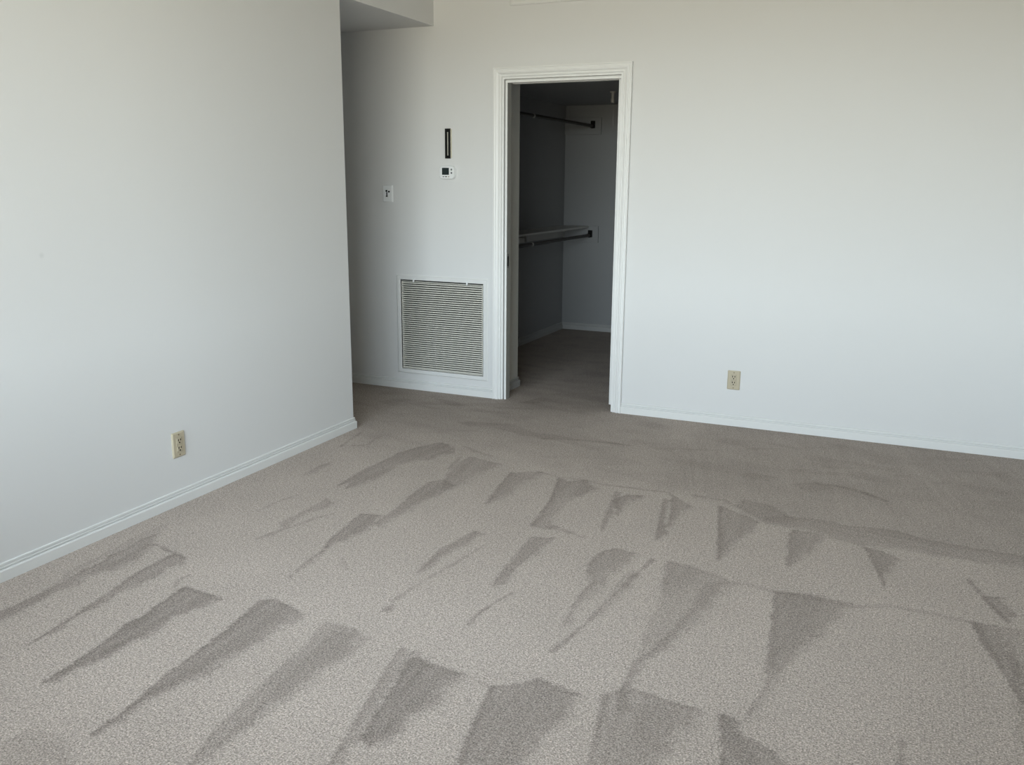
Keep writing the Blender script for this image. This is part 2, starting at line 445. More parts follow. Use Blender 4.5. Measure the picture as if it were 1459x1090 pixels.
    (0.3, 0.02, [(0.5, -0.641), (0.633, -0.578), (0.804, -0.548), (0.987, -0.661), (1.113, -0.649), (1.228, -0.673), (1.113, -0.758), (0.95, -0.727), (0.711, -0.644), (0.599, -0.698)]),
    (0.25, 0.02, [(-0.215, -0.408), (-0.13, -0.283), (-0.048, -0.286), (-0.073, -0.464)]),
    (0.25, 0.03, [(0.863, -3.906), (0.875, -3.835), (0.985, -3.818), (1.111, -3.903), (0.955, -3.975)]),
    (0.3, 0.12, [(1.894, -1.278), (2.095, -1.279), (2.406, -1.445), (2.585, -1.433), (2.741, -1.446), (2.914, -1.489), (3.044, -1.491), (3.232, -1.494), (3.425, -1.492), (3.599, 0.23), (2.588, 0.393), (1.811, 0.021), (1.83, -0.749)]),
    (0.16, 0.1, [(0.237, -1.366), (0.368, -0.875), (0.903, -1.05), (1.57, -1.25), (1.964, -1.288), (1.868, -0.592), (1.351, 0.081), (0.346, 0.125), (-0.747, 0.082)]),
]
NAP_LINES = [  # (strength, half width, path on the floor in metres)
    (0.35, 0.006, [(0.221, -2.794), (0.264, -2.781), (0.343, -2.805), (0.404, -2.813), (0.457, -2.839)]),
    (0.3, 0.006, [(0.599, -3.031), (0.57, -2.995), (0.573, -2.942)]),
    (0.3, 0.006, [(0.616, -3.048), (0.68, -3.031), (0.758, -3.03)]),
    (0.3, 0.006, [(1.602, -3.067), (1.652, -3.099), (1.711, -3.11), (1.817, -3.121), (1.887, -3.138)]),
    (0.25, 0.005, [(1.552, -3.067), (1.565, -3.138), (1.611, -3.343), (1.64, -3.456), (1.684, -3.623)]),
    (0.25, 0.005, [(1.9, -3.152), (1.936, -3.348), (1.978, -3.506)]),
    (0.25, 0.005, [(2.201, -3.044), (2.236, -3.21), (2.27, -3.372)]),
    (0.3, 0.006, [(2.269, -2.982), (2.362, -3.001), (2.462, -3.007)]),
    (0.25, 0.005, [(1.652, -3.12), (1.657, -3.078), (1.669, -3.064)]),
    (0.35, 0.007, [(2.08, -2.082), (2.05, -2.351), (2.022, -2.542), (2.021, -2.662), (1.978, -2.885)]),
    (0.2, 0.02, [(2.051, -2.221), (2.044, -2.415), (2.025, -2.623)]),
    (0.3, 0.006, [(1.654, -2.046), (1.634, -2.24), (1.629, -2.397), (1.643, -2.521)]),
    (0.35, 0.007, [(1.707, -2.572), (1.678, -2.684), (1.664, -2.78), (1.669, -2.836)]),
    (0.25, 0.006, [(1.434, -2.235), (1.401, -2.469), (1.377, -2.613), (1.36, -2.803)]),
    (0.25, 0.006, [(0.691, -2.204), (0.652, -2.277), (0.621, -2.404)]),
    (0.25, 0.006, [(0.375, -2.305), (0.377, -2.189), (0.406, -2.074)]),
    (0.3, 0.006, [(0.143, -1.354), (0.08, -1.045)]),
    (0.25, 0.008, [(0.194, -1.315), (0.256, -1.271), (0.226, -1.103)]),
    (0.3, 0.006, [(1.223, -1.761), (1.192, -1.565), (1.162, -1.36)]),
    (0.3, 0.006, [(1.524, -1.965), (1.483, -1.639), (1.412, -1.348)]),
    (0.3, 0.006, [(1.292, -1.298), (1.405, -1.328), (1.534, -1.314)]),
    (0.3, 0.007, [(1.534, -1.314), (1.622, -1.34), (1.789, -1.328), (1.948, -1.317), (1.983, -1.363)]),
    (0.25, 0.008, [(2.067, -1.303), (2.201, -1.311), (2.271, -1.368)]),
    (0.35, 0.006, [(2.203, -1.4), (2.313, -1.981)]),
    (0.3, 0.007, [(1.575, -1.95), (1.656, -1.954), (1.761, -1.988)]),
    (0.35, 0.008, [(3.183, -1.767), (3.203, -1.834), (3.226, -1.902), (3.255, -1.987), (3.287, -2.071)]),
    (0.35, 0.012, [(2.57, -0.893), (2.649, -0.878), (2.761, -0.913), (2.878, -1.004)]),
    (0.3, 0.012, [(1.085, -0.741), (1.215, -0.694), (1.31, -0.68), (1.451, -0.658), (1.572, -0.66)]),
    (0.3, 0.008, [(0.749, -1.065), (0.857, -1.128), (0.957, -1.163)]),
    (0.2, 0.01, [(2.413, -2.151), (2.539, -2.167), (2.809, -2.177), (2.93, -2.11), (3.178, -2.127)]),
    (0.25, 0.01, [(0.855, -1.444), (0.818, -1.256)]),
    (0.3, 0.005, [(1.028, -2.615), (1.001, -2.585), (0.986, -2.549)]),
    (0.3, 0.005, [(1.028, -2.615), (1.066, -2.652)]),
]


def patch_distance(px, py, poly):
    """signed distance (positive inside) to a polygon, and how far its nearest edge faces the feathered side"""
    n = len(poly)
    area = sum(poly[i][0] * poly[(i + 1) % n][1] - poly[(i + 1) % n][0] * poly[i][1] for i in range(n))
    turn = 1.0 if area > 0 else -1.0
    d = np.full(px.shape, 1e9)
    face = np.zeros(px.shape)
    inside = np.zeros(px.shape, bool)
    for i in range(n):
        ax, ay = poly[i]
        bx, by = poly[(i + 1) % n]
        ex, ey = bx - ax, by - ay
        wx, wy = px - ax, py - ay
        tt = np.clip((wx * ex + wy * ey) / (ex * ex + ey * ey + 1e-12), 0, 1)
        di = np.hypot(wx - ex * tt, wy - ey * tt)
        el = math.hypot(ex, ey) + 1e-9
        f = turn * (ey * FEATHER[0] - ex * FEATHER[1]) / el
        face = np.where(di < d, f, face)
        d = np.minimum(d, di)
        c = (ay > py) != (by > py)
        with np.errstate(divide='ignore', invalid='ignore'):
            xi = ax + (py - ay) * ex / (ey if abs(ey) > 1e-12 else 1e-12)
        inside ^= c & (px < xi)
    return np.where(inside, d, -d), np.clip(face, 0, 1)


FEATHER = (0.85, -0.53)        # strokes fade out on the side away from the left wall


def line_distance(px, py, path):
    d = np.full(px.shape, 1e9)
    for (ax, ay), (bx, by) in zip(path, path[1:]):
        ex, ey = bx - ax, by - ay
        wx, wy = px - ax, py - ay
        tt = np.clip((wx * ex + wy * ey) / (ex * ex + ey * ey + 1e-12), 0, 1)
        d = np.minimum(d, np.hypot(wx - ex * tt, wy - ey * tt))
    return d


def lattice_noise(px, py, sx, sy, ang, seed):
    """smooth value noise with cells sx by sy metres, turned by ang"""
    rng = np.random.RandomState(seed)
    tab = rng.rand(256, 256)
    u = (px * math.cos(ang) + py * math.sin(ang)) / sx + 100
    v = (-px * math.sin(ang) + py * math.cos(ang)) / sy + 100
    iu, iv = np.floor(u).astype(int), np.floor(v).astype(int)
    fu, fv = u - iu, v - iv
    fu, fv = fu * fu * (3 - 2 * fu), fv * fv * (3 - 2 * fv)
    g = lambda a, b: tab[a % 256, b % 256]
    return ((g(iu, iv) * (1 - fu) + g(iu + 1, iv) * fu) * (1 - fv) + (g(iu, iv + 1) * (1 - fu) + g(iu + 1, iv + 1) * fu) * fv)


def build_floor():
    st = 0.0085
    xs = np.concatenate([[HALL_X - 0.05, -1.6, -1.1, -0.8], np.arange(-0.55, 3.6, st), [RIGHT_X + 0.1]])
    ys = np.concatenate([[FRONT_Y - 0.1, -5.3, -4.9, -4.5], np.arange(-4.1, 0.0, st), np.arange(0.0, 1.2, 0.02), np.arange(1.2, 3.06, 0.05)])
    X, Y = np.meshgrid(xs, ys)
    px, py = X.ravel(), Y.ravel()
    wob = (lattice_noise(px, py, 0.022, 0.022, 0.3, 1) - 0.5) * 0.020 + (lattice_noise(px, py, 0.07, 0.07, 0.9, 2) - 0.5) * 0.026
    rag = (np.random.RandomState(5).rand(len(px)) - 0.5) * 0.014
    nap = np.zeros(px.shape)

    def sub(pts, pad):
        a = np.array(pts)
        return np.where((px > a[:, 0].min() - pad) & (px < a[:, 0].max() + pad) & (py > a[:, 1].min() - pad) & (py < a[:, 1].max() + pad))[0]
    for s, w, poly in NAP_PATCHES:
        k = sub(poly, 3 * w + 0.05)
        d, face = patch_distance(px[k], py[k], poly)
        a = np.array(poly)
        vals, vecs = np.linalg.eigh(np.cov((a - a.mean(0)).T))
        ang = math.atan2(vecs[1, 1], vecs[0, 1])                 # long axis of the stroke
        streak = lattice_noise(px[k], py[k], 0.30, 0.020, ang, 7) * 0.6 + lattice_noise(px[k], py[k], 0.07, 0.012, ang, 8) * 0.4
        if w < 0.05:
            width = 3.4 * math.sqrt(max(vals[0], 1e-8))          # narrow strokes keep crisper edges
            soft = min(1.0, width / 0.12)
            e = w * (0.4 + 1.8 * face * soft)
            d = d + wob[k] * (0.45 + 0.8 * face) * (0.4 + 0.6 * soft) + rag[k] * (0.5 + face) + 0.005 - 0.010 * face * soft
        else:
            e = w
            d = d + wob[k] * 2.5
        m = np.clip(d / (2 * e) + 0.5, 0, 1)
        m = m * m * (3 - 2 * m) * s
        if w < 0.05:
            m *= 1 + 0.35 * np.exp(-(d / 0.014) ** 2) * (1 - face)   # pile stands up darkest along the crisp rim
        m *= 0.62 + 0.80 * streak
        nap[k] = 1 - (1 - nap[k]) * (1 - np.clip(m, 0, 1))
    for s, w, path in NAP_LINES:
        k = sub(path, 3 * w + 0.05)
        d = line_distance(px[k], py[k], path) + wob[k] * 0.35
        m = np.clip(1.7 - np.abs(d) / w, 0, 1) * s * 1.5
        m *= 0.5 + lattice_noise(px[k], py[k], 0.03, 0.03, 0.0, 9)
        nap[k] = 1 - (1 - nap[k]) * (1 - np.clip(m, 0, 1))
    # faint streaks across the strip by the doorway, and a little everywhere
    zone = np.clip((py + 1.5) / 0.9, 0, 1)
    st1 = np.clip((lattice_noise(px, py, 0.26, 0.07, -0.25, 11) - 0.58) * 3.0, 0, 1)
    st2 = np.clip((lattice_noise(px, py, 0.16, 0.05, 0.35, 12) - 0.62) * 3.0, 0, 1)
    nap = 1 - (1 - nap) * (1 - 0.30 * zone * np.maximum(st1, st2))
    nap = np.clip(nap + 0.10 * (lattice_noise(px, py, 0.12, 0.3, 0.5, 14) - 0.4), 0, 1)
    nx, ny = len(xs), len(ys)
    verts = np.stack([px, py, np.zeros_like(px)], 1)
    i = np.arange(nx - 1)[None, :] + nx * np.arange(ny - 1)[:, None]
    faces = np.stack([i, i + 1, i + nx + 1, i + nx], -1).reshape(-1, 4)
    me = bpy.data.meshes.new('floor')
    me.vertices.add(len(verts))
    me.vertices.foreach_set('co', verts.ravel())
    me.loops.add(faces.size)
    me.loops.foreach_set('vertex_index', faces.ravel().astype(np.int32))
    me.polygons.add(len(faces))
    me.polygons.foreach_set('loop_start', np.arange(0, faces.size, 4, dtype=np.int32))
    me.update()
    me.validate()
    a = me.attributes.new('nap', 'FLOAT', 'POINT')
    a.data.foreach_set('value', nap.astype(np.float32))
    me.materials.append(CARPET)
    o = bpy.data.objects.new('floor', me)
    COL.objects.link(o)
    return tag(o, label='beige cut-pile carpet with darker vacuum cleaner strokes', kind='structure')


build_floor()

# ------------------------------------------------------------------ walls and ceilings
bm = bmesh.new()
box(bm, -0.12, 0, FRONT_Y, HALL_Y, 0, CEIL_Z)                      # long stretch
box(bm, -0.12, 0, HALL_Y, 0, HALL_Z, CEIL_Z)                       # header over the hall opening
struct('wall_left', bm, WALL_LEFT, 'white painted wall on the left ending at the hall opening')

GX0, GX1, GZ0, GZ1 = -0.277, 0.347, 0.141, 0.757                   # return-air opening
bm = bmesh.new()
box(bm, HALL_X, GX0, 0, WALL_T, 0, CEIL_Z)
box(bm, GX0, GX1, 0, WALL_T, 0, GZ0)
box(bm, GX0, GX1, 0, WALL_T, GZ1, CEIL_Z)
box(bm, GX1, OP_X0 - 0.004, 0, 0.060, 0, CEIL_Z)
box(bm, OP_X0 - 0.004, OP_X1 + 0.004, 0, WALL_T, OP_Z + 0.004, CEIL_Z)
box(bm, OP_X1 + 0.004, 2.12, 0, 0.022, 0, CEIL_Z)                  # two skins round the door pocket
box(bm, OP_X1 + 0.004, 2.12, 0.078, WALL_T, 0, CEIL_Z)
box(bm, 2.12, RIGHT_X, 0, WALL_T, 0, CEIL_Z)
struct('wall_back', bm, WALL, 'white painted back wall around the closet doorway')

bm = bmesh.new()
box(bm, RIGHT_X, RIGHT_X + 0.12, FRONT_Y - 0.16, WALL_T, 0, CEIL_Z)
struct('wall_right', bm, WALL)
bm = bmesh.new()
y0, y1 = FRONT_Y - 0.16, FRONT_Y
box(bm, -0.12, WIN_X0, y0, y1, 0, CEIL_Z)
box(bm, WIN_X1, RIGHT_X, y0, y1, 0, CEIL_Z)
box(bm, WIN_X0, WIN_X1, y0, y1, 0, WIN_Z0)
box(bm, WIN_X0, WIN_X1, y0, y1, WIN_Z1, CEIL_Z)
struct('wall_front', bm, WALL)
bm = bmesh.new()
box(bm, -0.12, RIGHT_X + 0.12, FRONT_Y - 0.16, WALL_T, CEIL_Z, CEIL_Z + 0.1)
struct('ceiling', bm, CEILING)

# hall beyond the opening
bm = bmesh.new()
box(bm, HALL_X, -0.12, HALL_Y - 0.12, HALL_Y, 0, CEIL_Z)
struct('wall_hall', bm, WALL)
bm = bmesh.new()
box(bm, HALL_X - 0.12, HALL_X, HALL_Y - 0.12, WALL_T, 0, CEIL_Z)
struct('wall_hall_end', bm, WALL)
bm = bmesh.new()
box(bm, HALL_X, -0.12, HALL_Y, 0, HALL_Z, HALL_Z + 0.1)
struct('ceiling_hall', bm, WALL)

# walk-in closet
CHX, CHY = 0.42, 0.40
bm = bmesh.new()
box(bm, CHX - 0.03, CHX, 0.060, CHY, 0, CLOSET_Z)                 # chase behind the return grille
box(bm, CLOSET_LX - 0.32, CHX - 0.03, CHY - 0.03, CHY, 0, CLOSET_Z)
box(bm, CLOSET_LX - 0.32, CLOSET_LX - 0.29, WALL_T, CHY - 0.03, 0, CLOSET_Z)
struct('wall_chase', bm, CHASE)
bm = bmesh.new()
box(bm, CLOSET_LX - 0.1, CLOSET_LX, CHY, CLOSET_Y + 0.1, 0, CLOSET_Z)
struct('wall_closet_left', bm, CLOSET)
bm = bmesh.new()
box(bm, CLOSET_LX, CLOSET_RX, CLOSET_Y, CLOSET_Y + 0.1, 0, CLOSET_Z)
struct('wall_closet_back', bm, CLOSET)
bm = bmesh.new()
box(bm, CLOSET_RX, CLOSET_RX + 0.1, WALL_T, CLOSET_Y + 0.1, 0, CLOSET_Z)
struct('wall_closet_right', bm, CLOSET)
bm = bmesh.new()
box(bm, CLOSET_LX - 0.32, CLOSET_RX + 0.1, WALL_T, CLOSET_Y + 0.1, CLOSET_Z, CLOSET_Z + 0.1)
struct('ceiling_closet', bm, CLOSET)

# window behind the camera
win = thing('window_1', ((WIN_X0 + WIN_X1) / 2, FRONT_Y - 0.09, WIN_Z0), None, None)
win['kind'] = 'structure'
W2, WH = (WIN_X1 - WIN_X0) / 2, WIN_Z1 - WIN_Z0
bm = bmesh.new()
sweep_frame(bm, -W2 + 0.05, W2 - 0.05, 0.05, WH - 0.05, [(0, -0.03), (0.05, -0.03), (0.05, 0.03), (0, 0.03)], closed=True)
link('window_frame', bm, TRIM, win)
for mx in (-W2 / 3, W2 / 3):
    bm = bmesh.new()
    box(bm, mx - 0.02, mx + 0.02, -0.025, 0.025, 0.05, WH - 0.05)
    link('mullion', bm, TRIM, win)
glass = bpy.data.materials.new('window_glass')
glass.use_nodes = True
gt = glass.node_tree
gt.nodes.clear()
gtr = gt.nodes.new('ShaderNodeBsdfTransparent')
ggl = gt.nodes.new('ShaderNodeBsdfGlossy')
ggl.inputs['Roughness'].default_value = 0.02
gfr = gt.nodes.new('ShaderNodeFresnel')
gfr.inputs['IOR'].default_value = 1.45
gmx = gt.nodes.new('ShaderNodeMixShader')
gou = gt.nodes.new('ShaderNodeOutputMaterial')
gt.links.new(gfr.outputs[0], gmx.inputs[0])
gt.links.new(gtr.outputs[0], gmx.inputs[1])
gt.links.new(ggl.outputs[0], gmx.inputs[2])
gt.links.new(gmx.outputs[0], gou.inputs[0])
edges = [-W2 + 0.05, -W2 / 3, W2 / 3, W2 - 0.05]
for i in range(3):
    a = edges[i] + (0.02 if i else 0)
    b = edges[i + 1] - (0.02 if i < 2 else 0)
    bm = bmesh.new()
    box(bm, a, b, -0.003, 0.003, 0.05, WH - 0.05)
    link('pane', bm, glass, win)
bm = bmesh.new()
box(bm, -W2 - 0.03, W2 + 0.03, 0.03, 0.14, -0.03, 0.0)
link('window_sill', bm, TRIM, win, bevel=0.004)

# ------------------------------------------------------------------ skirting
BB = [(0, 0.066), (0.004, 0.066), (0.0065, 0.064), (0.0065, 0.0575), (0.003, 0.0565), (0.003, 0.0535), (0.0095, 0.052), (0.0095, 0.0485), (0.0055, 0.0475), (0.0055, 0.0445),
      (0.0125, 0.043), (0.0145, 0.039), (0.0145, 0.0), (0, 0)]
bm = bmesh.new()
sweep_floor(bm, [(0, FRONT_Y), (0, HALL_Y), (-0.12, HALL_Y), (HALL_X, HALL_Y)], BB, side=-1)
struct('baseboard_left', bm, TRIM, 'white moulded skirting along the left wall and round its corner')
bm = bmesh.new()
sweep_floor(bm, [(HALL_X, 0), (OP_X0 - 0.0545, 0)], BB, side=-1)
struct('baseboard_back', bm, TRIM, 'white skirting under the return air grille')
bm = bmesh.new()
sweep_floor(bm, [(OP_X1 + 0.0545, 0), (RIGHT_X, 0), (RIGHT_X, FRONT_Y)], BB, side=-1)
struct('baseboard_right', bm, TRIM, 'white moulded skirting right of the closet doorway')
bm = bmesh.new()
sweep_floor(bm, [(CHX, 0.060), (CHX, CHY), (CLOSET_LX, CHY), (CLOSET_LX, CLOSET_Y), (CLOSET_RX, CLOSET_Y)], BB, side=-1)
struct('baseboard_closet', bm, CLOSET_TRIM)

# ------------------------------------------------------------------ doorway: casing, split jamb, pocket door
CAS = [(0, 0.0), (0, -0.011), (0.003, -0.014), (0.008, -0.014), (0.0095, -0.0085), (0.0135, -0.0085), (0.016, -0.012), (0.022, -0.018),
       (0.031, -0.021), (0.0345, -0.0205), (0.0355, -0.0145), (0.0395, -0.0145), (0.041, -0.017), (0.047, -0.0185), (0.049, -0.0225), (0.0545, -0.0225), (0.0545, 0.0)]
bm = bmesh.new()
sweep_frame(bm, OP_X0, OP_X1, 0, OP_Z, CAS)
struct('trim_1', bm, CASING, 'white moulded casing round the closet doorway')
bm = bmesh.new()
# outer jamb leaf, groove for the door, inner jamb leaf (left side and head)
sweep_frame(bm, OP_X0 + 0.013, OP_X1 - 0.013, 0, OP_Z - 0.013, [(0, -0.005), (0.013, -0.005), (0.013, 0.028), (0, 0.028)])
box(bm, OP_X0 - 0.004, OP_X0 + 0.020, 0.028, 0.060, 0, OP_Z)
box(bm, OP_X0 + 0.020, OP_X0 + 0.034, 0.0, 0.005, 0, OP_Z - 0.034)
box(bm, OP_X0 + 0.020, OP_X0 + 0.031, 0.005, 0.060, 0, OP_Z - 0.034)
box(bm, OP_X0 + 0.020, OP_X1 + 0.004, 0.028, WALL_T, OP_Z - 0.020, OP_Z + 0.004)
box(bm, OP_X0 + 0.020, OP_X1 - 0.013, 0.0, 0.026, OP_Z - 0.034, OP_Z - 0.020)
box(bm, OP_X0 + 0.034, OP_X1 - 0.013, 0.078, WALL_T, OP_Z - 0.034, OP_Z - 0.020)
box(bm, OP_X1 - 0.013, OP_X1 + 0.004, 0.086, WALL_T, 0, OP_Z - 0.02)
jamb = struct('trim_2', bm, CASING, 'white stepped jamb lining inside the closet doorway', bevel=0.0012, segs=1)
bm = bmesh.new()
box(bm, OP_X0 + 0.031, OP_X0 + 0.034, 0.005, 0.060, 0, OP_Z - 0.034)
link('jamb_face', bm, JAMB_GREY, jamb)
bm = bmesh.new()
box(bm, OP_X0 + 0.0335, OP_X0 + 0.0352, 0.010, 0.034, 0.868, 0.958)
sp_o = link('strike_plate', bm, STRIKE, jamb, bevel=0.0005)
bm = bmesh.new()
box(bm, OP_X0 + 0.0345, OP_X0 + 0.0358, 0.012, 0.0285, 0.880, 0.942)
link('latch_slot', bm, DARK, sp_o)
bm = bmesh.new()
box(bm, 1.2135, 2.02, 0.031, 0.066, 0.036, OP_Z - 0.024)
door = struct('door_1', bm, TRIM, 'white sliding door pushed back into its wall pocket', bevel=0.002)
bm = bmesh.new()
box(bm, 1.2127, 1.216, 0.040, 0.057, 0.86, 0.97)
link('edge_pull', bm, NICKEL, door)

# ------------------------------------------------------------------ return air grille
gr = thing('air_return_grille', ((GX0 + GX1) / 2, 0, GZ0), 'large cream louvred air return grille low on the back wall left of the doorway', 'vent grille')
hw, hh = (GX1 - GX0) / 2, GZ1 - GZ0
bm = bmesh.new()
sweep_frame(bm, -hw, hw, 0, hh, [(0, 0.02), (0, -0.006), (0.003, -0.009), (0.024, -0.009), (0.027, -0.006), (0.030, -0.004), (0.036, -0.003), (0.036, 0.0), (0.001, 0.0), (0.001, 0.02)], closed=True)
link('frame', bm, TRIM, gr)
LX, LZ0, LZ1 = hw - 0.0045, 0.003, hh - 0.009                     # louvre panel, dark gap above it
bm = bmesh.new()
sweep_frame(bm, -LX + 0.006, LX - 0.006, LZ0 + 0.004, LZ1 - 0.004, [(0, 0.022), (0, -0.001), (0.004, -0.001), (0.004, 0.022)], closed=True)
link('panel_rim', bm, GRILLE, gr)
bm = bmesh.new()
box(bm, -hw, hw, 0.030, 0.036, 0.0, hh)  # black sheet paints the shade seen between the louvres
link('shade_backing', bm, DARK, gr)
NS = 41
pitch = (LZ1 - LZ0 - 0.008) / NS
slat_me = None
for i in range(NS):
    z = LZ0 + 0.004 + pitch * (i + 0.5)
    if slat_me is None:
        bm = bmesh.new()
        # blade tilting down and outwards
        prof = [(-0.0020, -0.0040), (-0.0008, -0.0050), (0.0012, -0.0046), (0.0105, 0.0020), (0.0098, 0.0029), (-0.0006, 0.0012)]
        ra = [bm.verts.new((-LX + 0.006, y, zz)) for y, zz in prof]
        rb = [bm.verts.new((LX - 0.006, y, zz)) for y, zz in prof]
        n = len(prof)
        for k in range(n):
            bm.faces.new((ra[k], ra[(k + 1) % n], rb[(k + 1) % n], rb[k]))
        bm.faces.new(ra)
        bm.faces.new(list(reversed(rb)))
        s = link('slat', bm, GRILLE, gr)
        slat_me = s.data
        s.location = (0, 0, z)
    else:
        s = bpy.data.objects.new('slat', slat_me)
        COL.objects.link(s)
        s.parent = gr
        s.location = (0, 0, z)
for cx in (-0.205, 0.198):                                        # two little catches bridging the gap
    bm = bmesh.new()
    box(bm, cx - 0.006, cx + 0.006, -0.0155, -0.010, hh - 0.013, hh + 0.011)
    box(bm, cx - 0.010, cx + 0.010, -0.0135, -0.010, hh + 0.006, hh + 0.013)
    link('catch', bm, WHITE_PLASTIC, gr, bevel=0.001)

# ------------------------------------------------------------------ thermostat
th = thing('thermostat', (0.094, 0, 1.464), 'white rounded thermostat with a dark screen on the back wall', 'thermostat')
bm = bmesh.new()
plate(bm, [(rounded_rect(0.122, 0.088, 0.030), 0.0), (rounded_rect(0.122, 0.088, 0.030), -0.008), (rounded_rect(0.118, 0.084, 0.028), -0.010)])
link('back_plate', bm, WHITE_PLASTIC, th)
bm = bmesh.new()
plate(bm, [(rounded_rect(0.108, 0.082, 0.024), -0.010), (rounded_rect(0.107, 0.081, 0.024), -0.022), (rounded_rect(0.101, 0.076, 0.021), -0.026)], cx=0.005)
link('body', bm, WHITE_PLASTIC, th)
bm = bmesh.new()
plate(bm, [(rounded_rect(0.050, 0.044, 0.002), -0.0255), (rounded_rect(0.050, 0.044, 0.002), -0.0268)], cx=-0.006, cz=0.007)
link('screen', bm, LCD, th)
for z in (0.018, -0.003):
    bm = bmesh.new()
    plate(bm, [(rounded_rect(0.011, 0.012, 0.004), -0.0255), (rounded_rect(0.010, 0.011, 0.004), -0.0280)], cx=0.037, cz=z)
    link('button', bm, GREY_PLASTIC, th)
for x, w in ((-0.021, 0.011), (-0.002, 0.013), (0.017, 0.010)):
    bm = bmesh.new()
    plate(bm, [(rounded_rect(w, 0.006, 0.002), -0.0255), (rounded_rect(w * 0.95, 0.0055, 0.002), -0.0272)], cx=x, cz=-0.0265)
    link('small_button', bm, GREY_PLASTIC if x < -0.01 else IVORY_DARK if x > 0.01 else STEEL, th)

# ------------------------------------------------------------------ narrow black wall gauge above the thermostat
sg = thing('wall_gauge', (0.0965, 0, 1.644), 'narrow upright black wall gauge with a pale strip, above the thermostat', 'gauge')
bm = bmesh.new()
sweep_frame(bm, -0.010, 0.010, -0.084, 0.084, [(0, 0.0), (0, -0.012), (0.0085, -0.012), (0.0085, 0.0)], closed=True)
link('housing', bm, BLACK, sg, bevel=0.001)
bm = bmesh.new()
box(bm, -0.010, 0.010, -0.004, 0.0, -0.084, 0.084)
link('back_panel', bm, BLACK, sg)
bm = bmesh.new()
tube(bm, (0, -0.007, -0.074), (0, -0.007, 0.071), 0.0042, 12)
link('pale_tube', bm, PALE_STRIP, sg, smooth=False)
bm = bmesh.new()
box(bm, 0.0187, 0.0265, -0.006, 0.0, -0.088, 0.090)
link('side_lip', bm, CREAM_LIP, sg, bevel=0.0015)

# ------------------------------------------------------------------ wall switch near the hall
sw = thing('light_switch', (-0.360, 0, 1.325), 'white wall switch plate with black marks, at the dim edge of the hall', 'light switch')
bm = bmesh.new()
plate(bm, [(rounded_rect(0.076, 0.112, 0.004), 0.0), (rounded_rect(0.076, 0.112, 0.004), -0.004), (rounded_rect(0.064, 0.102, 0.004), -0.0105)])
link('plate', bm, WHITE_PLASTIC, sw)
bm = bmesh.new()
plate(bm, [(rounded_rect(0.033, 0.066, 0.002), -0.010), (rounded_rect(0.032, 0.065, 0.002), -0.0125)])
link('insert', bm, WHITE_PLASTIC, sw)
for nm, x, z, w, h in (('slide_slot', -0.004, -0.004, 0.0085, 0.030), ('slide_knob', -0.006, 0.018, 0.012, 0.012), ('button', 0.013, 0.013, 0.011, 0.011), ('slide_foot', -0.004, -0.017, 0.013, 0.007)):
    bm = bmesh.new()
    d = 0.016 if 'slot' not in nm else 0.0135
    plate(bm, [(rounded_rect(w, h, 0.002, 3), -0.012), (rounded_rect(w * 0.95, h * 0.97, 0.002, 3), -d)], cx=x, cz=z)
    link(nm, bm, BLACK, sw)

# ------------------------------------------------------------------ wall outlets


def make_outlet(loc, rot, label):
    t = thing('wall_outlet', loc, label, 'outlet', group='ivory duplex outlets', rot=rot)
    bm = bmesh.new()
    plate(bm, [(rounded_rect(0.074, 0.114, 0.004, 4), 0.0), (rounded_rect(0.074, 0.114, 0.004, 4), -0.003), (rounded_rect(0.064, 0.104, 0.004, 4), -0.0068)])
    link('cover_plate', bm, IVORY, t)
    bm = bmesh.new()
    plate(bm, [(rounded_rect(0.034, 0.068, 0.002, 3), -0.006), (rounded_rect(0.033, 0.067, 0.002, 3), -0.0085)])
    link('insert', bm, IVORY_DARK, t)
    for z in (0.0175, -0.0175):
        bm = bmesh.new()
        plate(bm, [(rounded_rect(0.028, 0.026, 0.010, 5), -0.008), (rounded_rect(0.027, 0.025, 0.0095, 5), -0.0102)], cz=z)
        f = link('socket_face', bm, IVORY, t)
        for x, hgt in ((-0.0066, 0.0100), (0.0066, 0.0090)):
            bm = bmesh.new()
            box(bm, x - 0.0022, x + 0.0022, -0.0106, -0.0098, z + 0.003 - hgt / 2 + 0.002, z + 0.003 + hgt / 2 + 0.002)
            link('slot', bm, BLACK, f)
        bm = bmesh.new()
        tube(bm, (0, -0.0098, z - 0.0072), (0, -0.0106, z - 0.0072), 0.0037, 12)
        link('ground_hole', bm, BLACK, f)
    for z in (0.0455, -0.0455):
        bm = bmesh.new()
        tube(bm, (0, -0.006, z), (0, -0.0082, z), 0.0035, 12)
        link('screw', bm, SCREW, t)
    return t


make_outlet((1.989, 0, 0.277), (0, 0, 0), 'ivory wall outlet on the back wall to the right of the doorway')
make_outlet((0, -2.374, 0.271), (0, 0, math.radians(90)), 'ivory wall outlet on the left wall, nearer the viewer')

# ------------------------------------------------------------------ air register high over the doorway
rg = thing('air_register', (0.98, 0, 2.535), 'white air supply register high on the back wall above the doorway', 'vent')
bm = bmesh.new()
sweep_frame(bm, -0.409, 0.409, -0.052, 0.052, [(0, 0.0), (0, -0.014), (0.030, -0.016), (0.038, -0.014), (0.042, -0.011), (0.042, 0.0)], closed=True)
link('frame', bm, TRIM, rg)
bm = bmesh.new()
box(bm, -0.409, 0.409, -0.002, 0.0, -0.052, 0.052)  # flat black panel in place of an unlit duct
link('duct_shade_panel', bm, DARK, rg)
for i in range(7):
    bm = bmesh.new()
    z = -0.042 + i * 0.015
    v = box(bm, -0.409, 0.409, -0.012, -0.003, z - 0.001, z + 0.001)
    for p in v:
        if p.co.y < -0.01:
            p.co.z -= 0.005
    link('blade', bm, TRIM, rg)

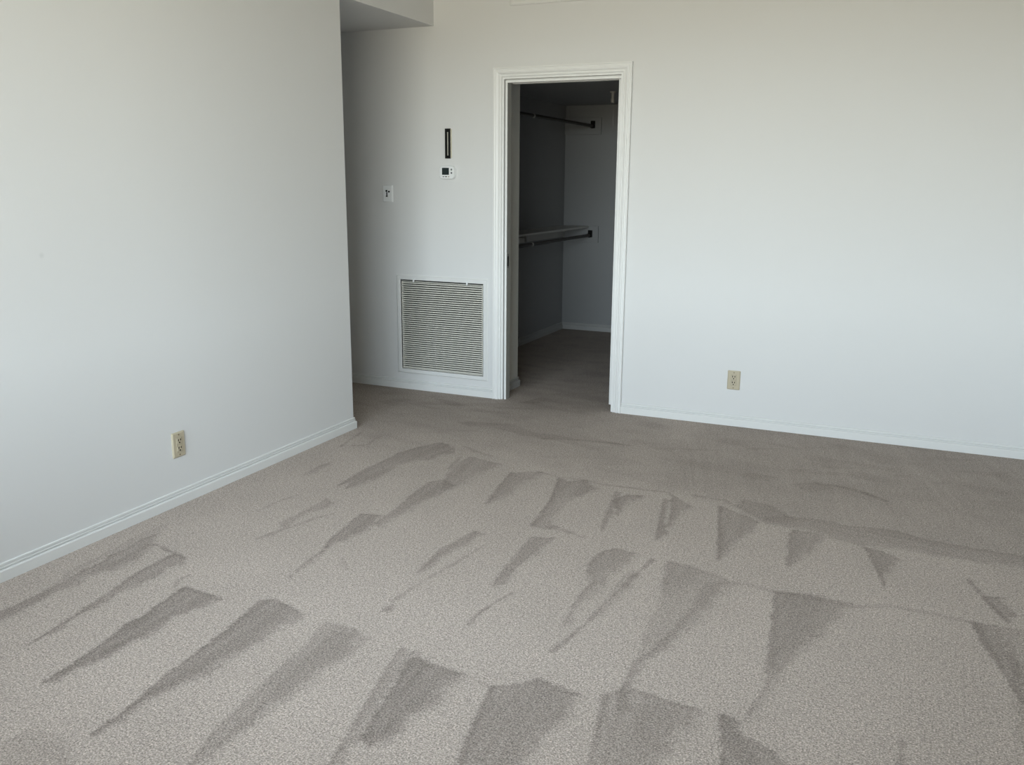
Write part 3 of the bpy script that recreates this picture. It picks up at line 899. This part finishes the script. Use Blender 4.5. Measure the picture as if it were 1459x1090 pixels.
# ------------------------------------------------------------------ closet fittings
RX = 0.078


def closet_rod(z, label, cleat, shelf_z=None):
    t = thing('closet_rod', (RX, CLOSET_Y, z), label, 'closet rod', group='closet hanging rods')
    L = CLOSET_Y - CHY
    bm = bmesh.new()
    tube(bm, (0, -L + 0.02, 0), (0, -0.02, 0), 0.0145, 20)
    link('rod', bm, BRONZE, t, smooth=False)
    bm = bmesh.new()
    tube(bm, (0, -1.462, 0), (0, -1.438, 0), 0.0175, 20)
    link('joint_ring', bm, NICKEL, t)
    for y, d in ((-0.019, -1), (-L, 1)):
        bm = bmesh.new()
        ya, yb = (y, y + d * 0.012)
        box(bm, -0.021, 0.021, min(ya, yb), max(ya, yb), -0.020, 0.046)
        tube(bm, (0, ya, 0), (0, y + d * 0.030, 0), 0.022, 20)
        link('end_bracket', bm, BLACK, t, bevel=0.003)
    return t


closet_rod(1.910, 'upper dark closet rod running along the left side of the closet', None)
closet_rod(0.916, 'lower dark closet rod hanging just under the closet shelf', None)
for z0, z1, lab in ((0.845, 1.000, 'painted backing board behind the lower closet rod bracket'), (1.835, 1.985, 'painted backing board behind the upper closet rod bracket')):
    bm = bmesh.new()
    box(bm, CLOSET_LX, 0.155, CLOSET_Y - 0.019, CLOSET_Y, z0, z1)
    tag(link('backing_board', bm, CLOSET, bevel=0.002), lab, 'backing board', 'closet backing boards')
sh = thing('closet_shelf', (CLOSET_LX, CLOSET_Y, 0.985), 'long low shelf on the left wall of the dark closet', 'shelf')
LS = CLOSET_Y - CHY
bm = bmesh.new()
box(bm, 0, 0.262, -LS, -0.019, 0, 0.017)
link('shelf_board', bm, SHELF, sh, bevel=0.002)
bm = bmesh.new()
box(bm, 0, 0.018, -LS, -0.019, -0.090, 0)
link('wall_cleat', bm, SHELF, sh)
bm = bmesh.new()
box(bm, 0.018, 0.250, -1.487, -1.473, -0.020, 0)
box(bm, 0.232, 0.250, -1.487, -1.473, -0.052, -0.020)
link('support_bracket', bm, NICKEL, sh)

lf = thing('ceiling_light', (0.632, 1.72, CLOSET_Z), 'small pale fitting hanging from the dark closet ceiling near the door edge', 'ceiling light')
bm = bmesh.new()
tube(bm, (0, 0, 0), (0, 0, -0.012), 0.026, 24, r2=0.020)
link('base', bm, FIXTURE, lf)
bm = bmesh.new()
tube(bm, (0, 0, -0.012), (0, 0, -0.055), 0.013, 20, r2=0.012)
tube(bm, (0, 0, -0.055), (0, 0, -0.085), 0.016, 20, r2=0.014)
link('socket', bm, FIXTURE, lf)
bm = bmesh.new()
tube(bm, (0.010, -0.010, -0.05), (0.010, -0.010, -0.26), 0.0012, 6)
link('pull_cord', bm, FIXTURE, lf)
